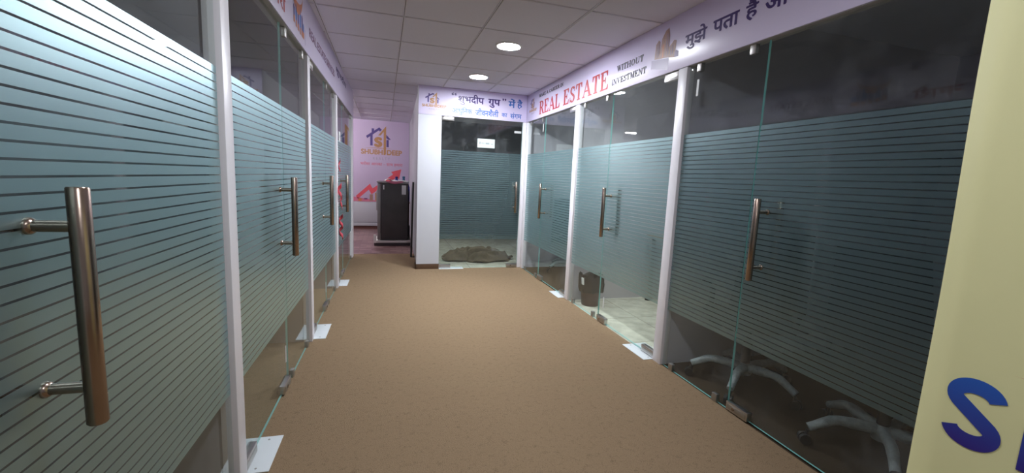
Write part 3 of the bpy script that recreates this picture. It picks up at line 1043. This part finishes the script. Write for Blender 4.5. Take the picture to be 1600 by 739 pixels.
# ------------------------------------------------------------------ ceiling lights
def downlight(x, y, m, label):
    e = empty('ceiling_light', PLAIN, x, y, ZC)
    MB().lathe('lamp_rim', [(.118, -.0005), (.118, -.008), (.104, -.014), (.100, -.012), (.100, -.0005)], seg=40).build('rim', e)
    MB().lathe(m, [(.099, -.0128), (.099, -.0105)], seg=40).build('diffuser', e)
    return tag(e, label, 'ceiling light', 'round ceiling lights of the corridor')


downlight(1.055, 3.879, 'lamp_white', 'nearer of the two round white ceiling lights')
downlight(1.056, 5.163, 'lamp_white', 'round white ceiling light closest to the end cabin door')
downlight(.44, 1.31, 'fill_near', 'unseen round ceiling light added ahead of the camera')  # unseen, added to light the near posts and standee
downlight(.44, -.62, 'fill_near', 'unseen round ceiling light added behind the camera')  # unseen as well, added for the near end


def tube_light(x, y, z):
    e = empty('tube_light', PLAIN, x, y, z)
    MB().box('lamp_rim', -.62, .62, -.03, .03, -.02, .02, .004).build('batten', e)
    MB().tube('lamp_tube', [(-.6, 0, -.04), (.6, 0, -.04)], .014, 16).build('tube', e)
    return tag(e, 'white tube light under the pantry ceiling', 'tube light')


tube_light(-1.75, 8.6, ZC - .0205)
e = empty('fill_panel', PLAIN, 2.45, 3.45, ZC - .001)  # unseen panel, added to brighten the waste bin cabin
MB().box('lamp_rim', -.31, .31, -.31, .31, -.012, 0, .003).build('frame', e)
MB().box('fill_cabin', -.29, .29, -.29, .29, -.0145, -.0122).build('diffuser', e)
def beam(name, x, y, power, size):  # unseen spot, added to light a cabin's floor and lower walls
    l = bpy.data.lights.new(name, 'SPOT')
    l.energy = power
    l.spot_size = math.radians(size)
    l.spot_blend = .5
    l.shadow_soft_size = .12
    l.color = (0.95, 1.0, 0.98)
    o = bpy.data.objects.new(name, l)
    COL.objects.link(o)
    o.location = (x, y, ZC - .03)


beam('cabin_fill_spot', 2.45, 3.45, 105, 112)
beam('corner_fill_spot', 2.6, 5.15, 70, 112)
beam('end_fill_spot', 1.5, 6.75, 75, 100)
tag(e, 'unseen square fill panel added inside the waste bin cabin', 'ceiling light')
e2 = copy_tree(e)
e2.location = (1.6, 6.55, ZC - .001)  # added panel over the end cabin tiles, no fixture seen there
e2['label'] = 'unseen square fill panel added inside the dark end cabin'
e3 = copy_tree(e)
e3.location = (2.6, 5.15, ZC - .001)  # added panel to go with the corner cabin's extra spot
e3['label'] = 'unseen square fill panel added inside the corner cabin'


# ------------------------------------------------------------------ standee at the right edge
def standee():
    X, U0 = 1.2, -.632
    e = empty('roll_up_banner', RIGHT, XR - X, U0 + .55, 0)
    W = 1.1

    def wav(u, z): return .004 * math.sin(3.1 * z + 1.0) * math.exp(-u * 4) + .006 * math.sin(2.2 * z + 5 * u)
    def edge(z): return .004 * math.sin(2.4 * z + .6) + .0015 * math.sin(7 * z)
    rows = []
    NZ, NU = 44, 24
    for i in range(NZ + 1):
        z = .06 + (2.02 - .06) * i / NZ
        rows.append([(wav(W * j / NU, z), -W / 2 + (edge(z) if j == 0 else 0) + W * j / NU, z) for j in range(NU + 1)])
    mb = MB().grid('cream_sheet', rows)
    sh = mb.build('printed_sheet', e)
    sol = sh.modifiers.new('thick', 'SOLIDIFY')
    sol.thickness = .0012
    sol.offset = -1
    mb = MB()
    mb.box('steel', -.05, .05, -W / 2 - .01, W / 2 + .01, .012, .075, .012)
    c = mb.build('base_cassette', e)
    for s in (-1, 1):
        MB().box('steel_dull', -.17, .17, s * W * .36 - .025, s * W * .36 + .025, 0, .014, .004).build('foot', c)
    MB().box('steel', -.014, .012, -W / 2 - .004, W / 2 + .004, 2.005, 2.035, .004).build('top_rail', e)
    MB().tube('steel_dull', [(-.03, 0, .05), (-.03, 0, 2.02)], .009, 12).build('support_pole', e)

    def onto(P, u0, u1, z0, z1, m, name):
        b = MB()
        xs = [p[0] for q in P for p in q]; zs = [p[1] for q in P for p in q]
        ax, bx, az, bz = min(xs), max(xs), min(zs), max(zs)
        for q in P:
            v = []
            for p in q:
                x, z, t = p[0], p[1], (p[2] if len(p) > 2 else 0)
                u = u0 + (x - ax) / (bx - ax) * (u1 - u0)
                zz = z0 + (z - az) / (bz - az) * (z1 - z0)
                v.append((wav(u + W / 2, zz) + .0026 + t, u, zz))
            b.face(m, v)
        return b.build(name, e, recalc=False)
    k = -U0 - .55          # world -Y to local

    def stroke(path, w):
        V = [Vector(p) for p in path]
        side = []
        for i, p in enumerate(V):
            t = (V[min(i + 1, len(V) - 1)] - V[max(i - 1, 0)]).normalized()
            side.append(Vector((-t.y, t.x)) * w / 2)
        return [[tuple(V[i] + side[i]), tuple(V[i + 1] + side[i + 1]), tuple(V[i + 1] - side[i + 1]), tuple(V[i] - side[i])] for i in range(len(V) - 1)]

    def arc(cx, cz, rx, rz, a0, a1, n=22):
        return [(cx + rx * math.cos(math.radians(a0 + (a1 - a0) * i / n)), cz + rz * math.sin(math.radians(a0 + (a1 - a0) * i / n))) for i in range(n + 1)]
    bar = lambda x0, x1, z0, z1: [[(x0, z0), (x1, z0), (x1, z1), (x0, z1)]]
    S = stroke(arc(.36, .74, .265, .165, 8, 215) + arc(.36, .26, .265, .165, 35, -172), .215)
    H = bar(0, .2, 0, 1) + bar(.2, .5, .41, .6) + bar(.5, .7, 0, 1)
    U = stroke([(.1, 1), (.1, .4)] + arc(.35, .33, .25, .24, 180, 360) + [(.6, .4), (.6, 1)], .2)
    B = bar(0, .2, 0, 1) + stroke([(.2, .91)] + arc(.36, .72, .2, .19, 90, -90) + [(.2, .53)], .17) + stroke([(.2, .53)] + arc(.38, .31, .22, .225, 90, -90) + [(.2, .085)], .17)
    D = bar(0, .2, 0, 1) + stroke([(.2, .91)] + arc(.28, .5, .33, .41, 90, -90) + [(.2, .09)], .18)
    E_ = bar(0, .2, 0, 1) + bar(.2, .6, 0, .18) + bar(.2, .6, .82, 1) + bar(.2, .54, .41, .59)
    P_ = bar(0, .2, 0, 1) + stroke([(.2, .91)] + arc(.36, .67, .22, .24, 90, -90) + [(.2, .43)], .18)
    onto(S, -.586 + k, -.490 + k, .780, .932, 'ink_standee', 'lettering')
    x = -.463 + k
    for G, w in ((H, .095), (U, .095), (B, .090), (H, .095), (D, .092), (E_, .082), (E_, .082), (P_, .084)):
        if x + w < .54:
            onto(G, x, x + w, .783, .929, 'ink_standee', 'lettering')
        x += w + .030
    onto([[(0, 0), (.7, -.012), (.7, .012)]], -.492 + k, .20 + k, .955, .972, 'ink_orange', 'underline_print')
    return tag(e, 'cream standing banner with huge blue capitals, cut off by the frame', 'banner')


standee()


# ------------------------------------------------------------------ chairs in the cabins
def chair(label):
    e = empty('office_chair')
    b = MB()
    b.lathe('chair_wrap', [(.040, .085), (.046, .10), (.044, .15), (.034, .165)], seg=20)
    hub = b.build('hub', e)
    for k in range(5):
        a = 2 * math.pi * k / 5
        c, s = math.cos(a), math.sin(a)
        P, Rr = [], []
        for t in range(10):
            f = t / 9
            r = .03 + f * .295
            z = .135 + .016 * math.sin(f * 2.2) - .055 * max(0, f - .62) / .38 * 1.05
            P.append((r * c, r * s, z))
            Rr.append((.030 - .009 * f) * (1 + .05 * math.sin(17 * f + k)))
        m = MB().tube('chair_wrap', P, Rr, 12)
        lg = tag(m.build('leg', e), 'star leg still wrapped in plastic film')
        cs = MB()
        cs.tube('black_plastic', [(.325 * c, .325 * s, .075), (.325 * c, .325 * s, .045)], .011, 10)
        for w in (-1, 1):
            px, py = .325 * c - s * w * .014 + .012 * c, .325 * s + c * w * .014 + .012 * s
            cs.tube('black_plastic', [(px + s * .009, py - c * .009, .0275), (px - s * .009, py + c * .009, .0275)], .027, 18)
        cs.build('caster', lg)
    MB().tube('black_plastic', [(0, 0, .15), (0, 0, .30), (0, 0, .301), (0, 0, .42)], [.028, .028, .017, .017], 18).build('gas_lift', e)

    def pad(nx, ny, fn):
        top = [[fn(i / nx, j / ny, 1) for j in range(ny + 1)] for i in range(nx + 1)]
        bot = [[fn(i / nx, j / ny, 0) for j in range(ny + 1)] for i in range(nx + 1)]
        m = MB().grid('chair_cloth', top).grid('chair_cloth', bot)
        bmesh.ops.remove_doubles(m.bm, verts=m.bm.verts[:], dist=.0005)
        return m

    def seat(u, v, t):
        x, y = (u - .5) * .48, (v - .5) * .48
        d = max(0, 1 - (2 * abs(u - .5)) ** 5) * max(0, 1 - (2 * abs(v - .5)) ** 5)
        return (x, y, .455 + (.045 if t else -.035) * d ** .4 + .01 * (2 * u - 1) ** 2)
    pad(14, 14, seat).build('seat', e)

    def back(u, v, t):
        y, z = (u - .5) * .46 * (1 - .2 * v), .56 + v * .50
        d = max(0, 1 - (2 * abs(u - .5)) ** 5) * max(0, 1 - (2 * abs(v - .5)) ** 5)
        return (-.235 - .07 * v + .05 * (2 * u - 1) ** 2 + (.03 if t else -.025) * d ** .4, y, z)
    pad(14, 14, back).build('backrest', e)
    MB().tube('black_plastic', [(-.02, 0, .425), (-.19, 0, .42), (-.265, 0, .47), (-.285, 0, .60), (-.298, 0, .75)], [.018, .02, .02, .018, .015], 12).build('back_bracket', e)
    for s in (-1, 1):
        MB().tube('black_plastic', [(-.05, s * .19, .43), (-.05, s * .265, .44), (-.05, s * .275, .52), (-.05, s * .275, .66), (.02, s * .275, .675), (.12, s * .275, .672)], .015, 10).build('armrest', e)
    return tag(e, label, 'chair', 'office chairs in the cabins')


def set_chair(c, x, y, rz):
    c.location = (x, y, .0006)
    c.rotation_euler = (0, 0, math.radians(rz))


c1 = chair('office chair with a plastic wrapped base beside the lock of the dark glass door')
set_chair(c1, 2.31, 2.17, 68)
c2 = copy_tree(c1)
c2['label'] = 'office chair with a plastic wrapped base closest to the cream standee'
set_chair(c2, 2.41, 1.40, 6)
c3 = copy_tree(c1)
c3['label'] = 'office chair in the corner cabin, one pale leg showing under the film'
set_chair(c3, 2.58, 5.64, 44)


# ------------------------------------------------------------------ waste bin, desk, cloth, notice
def waste_bin(x, y):
    e = empty('waste_bin', PLAIN, x, y, .0006)
    MB().lathe('bin_plastic', [(.088, 0), (.092, .004), (.118, .27), (.122, .275), (.122, .285), (.114, .285), (.085, .012)], seg=36).build('bin_body', e)

    def wob(k, a, r, z):
        f = k / 7
        return (r + .006 * math.sin(9 * a + k) + .004 * math.sin(23 * a + 2 * k), z + (.016 * math.sin(5 * a + 1) + .012 * math.sin(3 * a)) * (1 if 1 < k < 6 else .4 * (k <= 1)))
    MB().lathe('bin_bag', [(.121, .15), (.130, .17), (.134, .26), (.132, .305), (.122, .325), (.108, .315), (.095, .25), (.08, .05)], seg=48, wob=wob).build('bin_liner', e)
    MB().prism('paper', [(-.128, -.05, .24), (-.132, -.045, .31), (-.128, -.078, .31), (-.124, -.083, .24)], (-.010, 0, 0)).build('paper_tag', e)
    return tag(e, 'brown waste bin lined with a black bag behind the glass', 'waste bin')


waste_bin(2.13, 4.07)


def desk():
    e = empty('desk', PLAIN, 3.15, 3.48, .0006)
    MB().box('desk_wood', -.30, .30, -.72, .72, .72, .75, .004).build('desktop', e)
    MB().box('desk_wood', .20, .218, -.66, .66, .22, .72).build('modesty_panel', e)
    for sx in (-1, 1):
        for sy in (-1, 1):
            l = MB().box('steel_dull', sx * .26 - .025, sx * .26 + .025, sy * .66 - .025, sy * .66 + .025, .03, .72, .003).build('leg', e)
            MB().lathe('black_plastic', [(.03, 0), (.03, .03)], (sx * .26, sy * .66, 0), 16).build('levelling_foot', l)
    return tag(e, 'plain desk standing in the waste bin cabin behind the frosted film', 'desk')


desk()


def crumpled_cloth():
    """a heavy cloth dropped in a heap: folds with an irregular hem"""
    from mathutils import noise
    N, M = 150, 60
    rows = []
    def hgt(x, y):
        w = Vector((x + .18 * noise.noise(Vector((x * 3, y * 3, 9))), y + .18 * noise.noise(Vector((x * 3, y * 3, 5))), 0))
        v = Vector((w.x * 2.4 + w.y * 1.2, w.y * 5.2 - w.x * 1.0, 3.1))
        r = max(0, 1 - abs(noise.noise(v)) * 3.2)
        r2 = max(0, 1 - abs(noise.noise(v * 1.9 + Vector((4, 1, 0)))) * 3.4)
        r, r2 = r * r * (3 - 2 * r), r2 * r2 * (3 - 2 * r2)
        return max(0, .085 * r + .022 * r2 + .03 * noise.noise(v * .8))
    for k in range(N + 1):
        a = 2 * math.pi * (k % N) / N
        v = Vector((math.cos(a) * 1.3, math.sin(a) * 1.3, 7.7))
        R = 1 + .28 * noise.noise(v * 1.6) + .10 * noise.noise(v * 4.5)
        row = []
        for j in range(M + 1):
            f = j / M
            x, y = .54 * R * f * math.cos(a), .44 * R * f * math.sin(a)
            edge = min(1, (1 - f) * 5) ** .6
            row.append((x, y, .006 + (hgt(x, y) + .05 * (1 - f * f)) * edge + .012 * (1 - edge) * (1 + math.sin(9 * a))))
        rows.append(row)
    mb = MB().grid('cloth_brown', rows)
    bmesh.ops.remove_doubles(mb.bm, verts=mb.bm.verts[:], dist=.0004)
    o = mb.build('crumpled_cloth')
    s = o.modifiers.new('thick', 'SOLIDIFY')
    s.thickness = .005
    s.offset = 1
    o.location = (1.47, 6.76, .001)
    o.rotation_euler = (0, 0, .25)
    tag(o, 'heap of crumpled brown cloth on the tiles behind the end door', 'cloth')


crumpled_cloth()


def notice():
    e = empty('notice', END, GN0 - .0012, 1.373, 1.715)
    MB().box('paper', -.0012, -.0002, -.124, .124, 0, .122).build('paper_sheet', e)
    mb = MB()
    for (u0, u1, z0, z1) in ((-.10, -.08, .045, .08), (-.07, -.02, .055, .066), (-.01, .045, .048, .072), (.055, .06, .05, .07), (.075, .092, .048, .062)):
        mb.face('ink_grey', [(0.0002, u0, z0), (0.0002, u1, z0), (0.0002, u1, z1), (0.0002, u0, z1)])
    tag(mb.build('faint_print', e, recalc=False), 'faint illegible print')
    return tag(e, 'white paper notice stuck on the end cabin door', 'notice')


notice()


def small_notice():
    e = empty('notice', LEFT, GN1 + .0012, 5.50, 1.64)
    MB().box('paper', 0, .001, -.07, .07, 0, .115).build('paper_sheet', e)
    MB().lathe('ink_grey', [(.02, 0), (.02, .0004)], seg=20).build('printed_ring', e)
    r = e.children[-1]
    r.rotation_euler = (0, math.pi / 2, 0)
    r.location = (.0011, 0, .058)
    return tag(e, 'small white notice stuck high on the far ribboned door', 'notice')


small_notice()


# ------------------------------------------------------------------ ribbons on the far left door
def ribbon(u, n, z_top, z_bot, amp, turns, label, w=.022):
    e = []
    N = 60
    for i in range(N + 1):
        f = i / N
        z = z_top + (z_bot - z_top) * f
        a = 2 * math.pi * turns * f
        c, s = math.cos(a), math.sin(a)
        x, y = n + amp * .6 * (1 + c), u + amp * s
        e.append([(x, y, z + w * .5), (x + .004 * s, y + .004 * c, z - w * .5)])
    mb = MB().grid('ribbon', [[Vector(p) - Vector((n, u, z_bot)) for p in r] for r in e])
    o = mb.build('ribbon')
    so = o.modifiers.new('thick', 'SOLIDIFY')
    so.thickness = .0012
    put(o, LEFT, n, u, z_bot)
    return tag(o, label, 'ribbon', 'pink ribbons on the far door')


ribbon(5.36, GN1 + .004, .80, .52, .035, 2.2, 'pink curled ribbon hanging lowest on the far door', .045)
ribbon(5.48, GN1 + .004, 1.02, .86, .02, 1.2, 'pink ribbon scrap hanging beside the far pull handle', .05)
ribbon(5.36, GN1 + .004, 1.44, 1.30, .015, 1.0, 'short pink ribbon curl under the small white notice', .035)
ribbon(5.10, .003, 1.16, 1.01, .03, 1.2, 'pink ribbon bow hanging on the white post', .05)


# ------------------------------------------------------------------ pantry: fridge, bottles, board
def fridge():
    e = empty('refrigerator', PLAIN, .16, 8.33, 0)
    # local: door towards -x
    MB().box('fridge_side', -.21, .262, -.28, .28, .098, 1.125, .012).build('cabinet', e)
    d = MB().box('fridge_door', -.272, -.214, -.28, .28, .105, 1.12, .012).build('door', e)
    MB().box('steel_dull', -.296, -.272, .16, .19, .60, .98, .006).build('door_handle', d)
    t = MB().box('fridge_door', -.285, .268, -.29, .29, 1.1255, 1.152, .008).build('top_cover', e)
    for (x, z0, z1, w) in ((.185, .93, 1.095, .075), (-.165, 1.01, 1.09, .022)):
        MB().box('paper', x - w / 2, x + w / 2, -.2815, -.2803, z0, z1).build('sticker', e)
    cb = MB()
    cb.box('black_plastic', .263, .30, -.22, .22, .14, .36, .01)
    cb.tube('black_plastic', [(.275, -.18, .36), (.275, -.18, 1.0)], .006, 8)
    cb.tube('black_plastic', [(.275, .1, .36), (.275, .1, 1.0)], .006, 8)
    cb.build('compressor', e)
    for sx in (-1, 1):
        for sy in (-1, 1):
            MB().lathe('black_plastic', [(.02, .0935), (.02, .0985)], (sx * .2, sy * .22, 0), 12).build('foot', e)
    return tag(e, 'dark grey refrigerator seen from its side in the pantry', 'refrigerator')


fridge()
e = empty('fridge_stand', PLAIN, .16, 8.33, 0)
MB().box('stand', -.325, .325, -.31, .31, 0, .052, .004).build('plinth', e)
f = MB()
f.box('foam', -.32, .32, -.315, .315, .0525, .0925, .006)
f.box('foam', -.335, -.290, -.325, -.285, .0525, .20, .006)
f.build('foam_tray', e)
tag(e, 'low dark stand with white packing foam under the refrigerator', 'stand')


def top_wrap():
    mb = MB()
    rows = []
    for i in range(25):
        u = i / 24
        r = []
        for j in range(11):
            v = j / 10
            z = 1.1575 + .014 * math.sin(7 * u + 3 * v) ** 2 + (.025 if u < .3 else .0) * math.sin(math.pi * min(1, u / .3)) + .004
            r.append((-.15 + .42 * u, -.28 + .5 * v, z))
        rows.append(r)
    mb.grid('paper', rows)
    o = mb.build('plastic_wrap')
    s = o.modifiers.new('thick', 'SOLIDIFY')
    s.thickness = .004
    s.offset = 1
    o.location = (.16, 8.33, -.004)
    tag(o, 'crumpled white wrapping lying on top of the refrigerator', 'wrapping')
    e = MB()
    rows = []
    for i in range(19):
        u = i / 18
        x = -.13 + .30 * u
        rows.append([(x, -.2935, 1.153 - .035 * math.sin(math.pi * u) - .004), (x, -.2935, 1.163)])
    e.grid('ink_pink', rows)
    o = e.build('pink_cloth')
    s = o.modifiers.new('thick', 'SOLIDIFY')
    s.thickness = .003
    o.location = (.16, 8.33, 0)
    tag(o, 'pink cloth hem hanging over the refrigerator edge', 'cloth')


top_wrap()


def table_behind():
    e = empty('side_table', PLAIN, .30, 9.15, 0)
    MB().box('wood_dark', -.22, .20, -.25, .25, .71, .745, .004).build('table_top', e)
    for sx in (-.19, .17):
        for sy in (-.22, .22):
            MB().box('wood_dark', sx - .02, sx + .02, sy - .02, sy + .02, 0, .71, .003).build('leg', e)
    tag(e, 'dark brown side table behind the refrigerator', 'table')

    def bottle(x, y, h, r, m, cap, label):
        o = empty('water_bottle', PLAIN, x, y, .7455)
        MB().lathe(m, [(r * .9, 0), (r, .01), (r, h * .62), (r * .93, h * .66), (r, h * .70), (r * .55, h * .86), (r * .42, h * .90), (r * .42, h * .93)], seg=24).build('body', o)
        MB().lathe(cap, [(r * .5, h * .9305), (r * .5, h), (r * .46, h * 1.005)], seg=20).build('cap', o)
        return tag(o, label, 'bottle', 'blue bottles behind the refrigerator')
    bottle(.245, 9.13, .49, .055, 'blue_plastic', 'blue_plastic', 'blue bottle whose dark cap peeks over the middle of the refrigerator')
    bottle(.385, 9.13, .50, .055, 'teal_plastic', 'teal_plastic', 'teal bottle peeking over the back corner of the refrigerator')
    bottle(.455, 9.0, .40, .045, 'blue_plastic', 'blue_plastic', 'deep blue bottle standing beside the refrigerator')


table_behind()
o = MB().prism('black_plastic', [(-.012, -.06, 0), (.012, -.06, 0), (.012, .06, 0), (-.012, .06, 0)], (.02, 0, 1.18)).build('leaning_board')
o.location = (.418, 6.95, .0006)
tag(o, 'tall black board leaning on the wall beside the refrigerator', 'board')
P = []
for i in range(40):
    f = i / 39
    P.append((.52 - .02 * f + .012 * math.sin(9 * f), 8.02 - .25 * math.sin(3 * f) * .3, .80 - .72 * f if f < .9 else .152 - .04 * (f - .9)))
o = MB().tube('cable', P, .008, 8).build('power_cable')
tag(o, 'pale power cable dropping beside the refrigerator', 'cable')
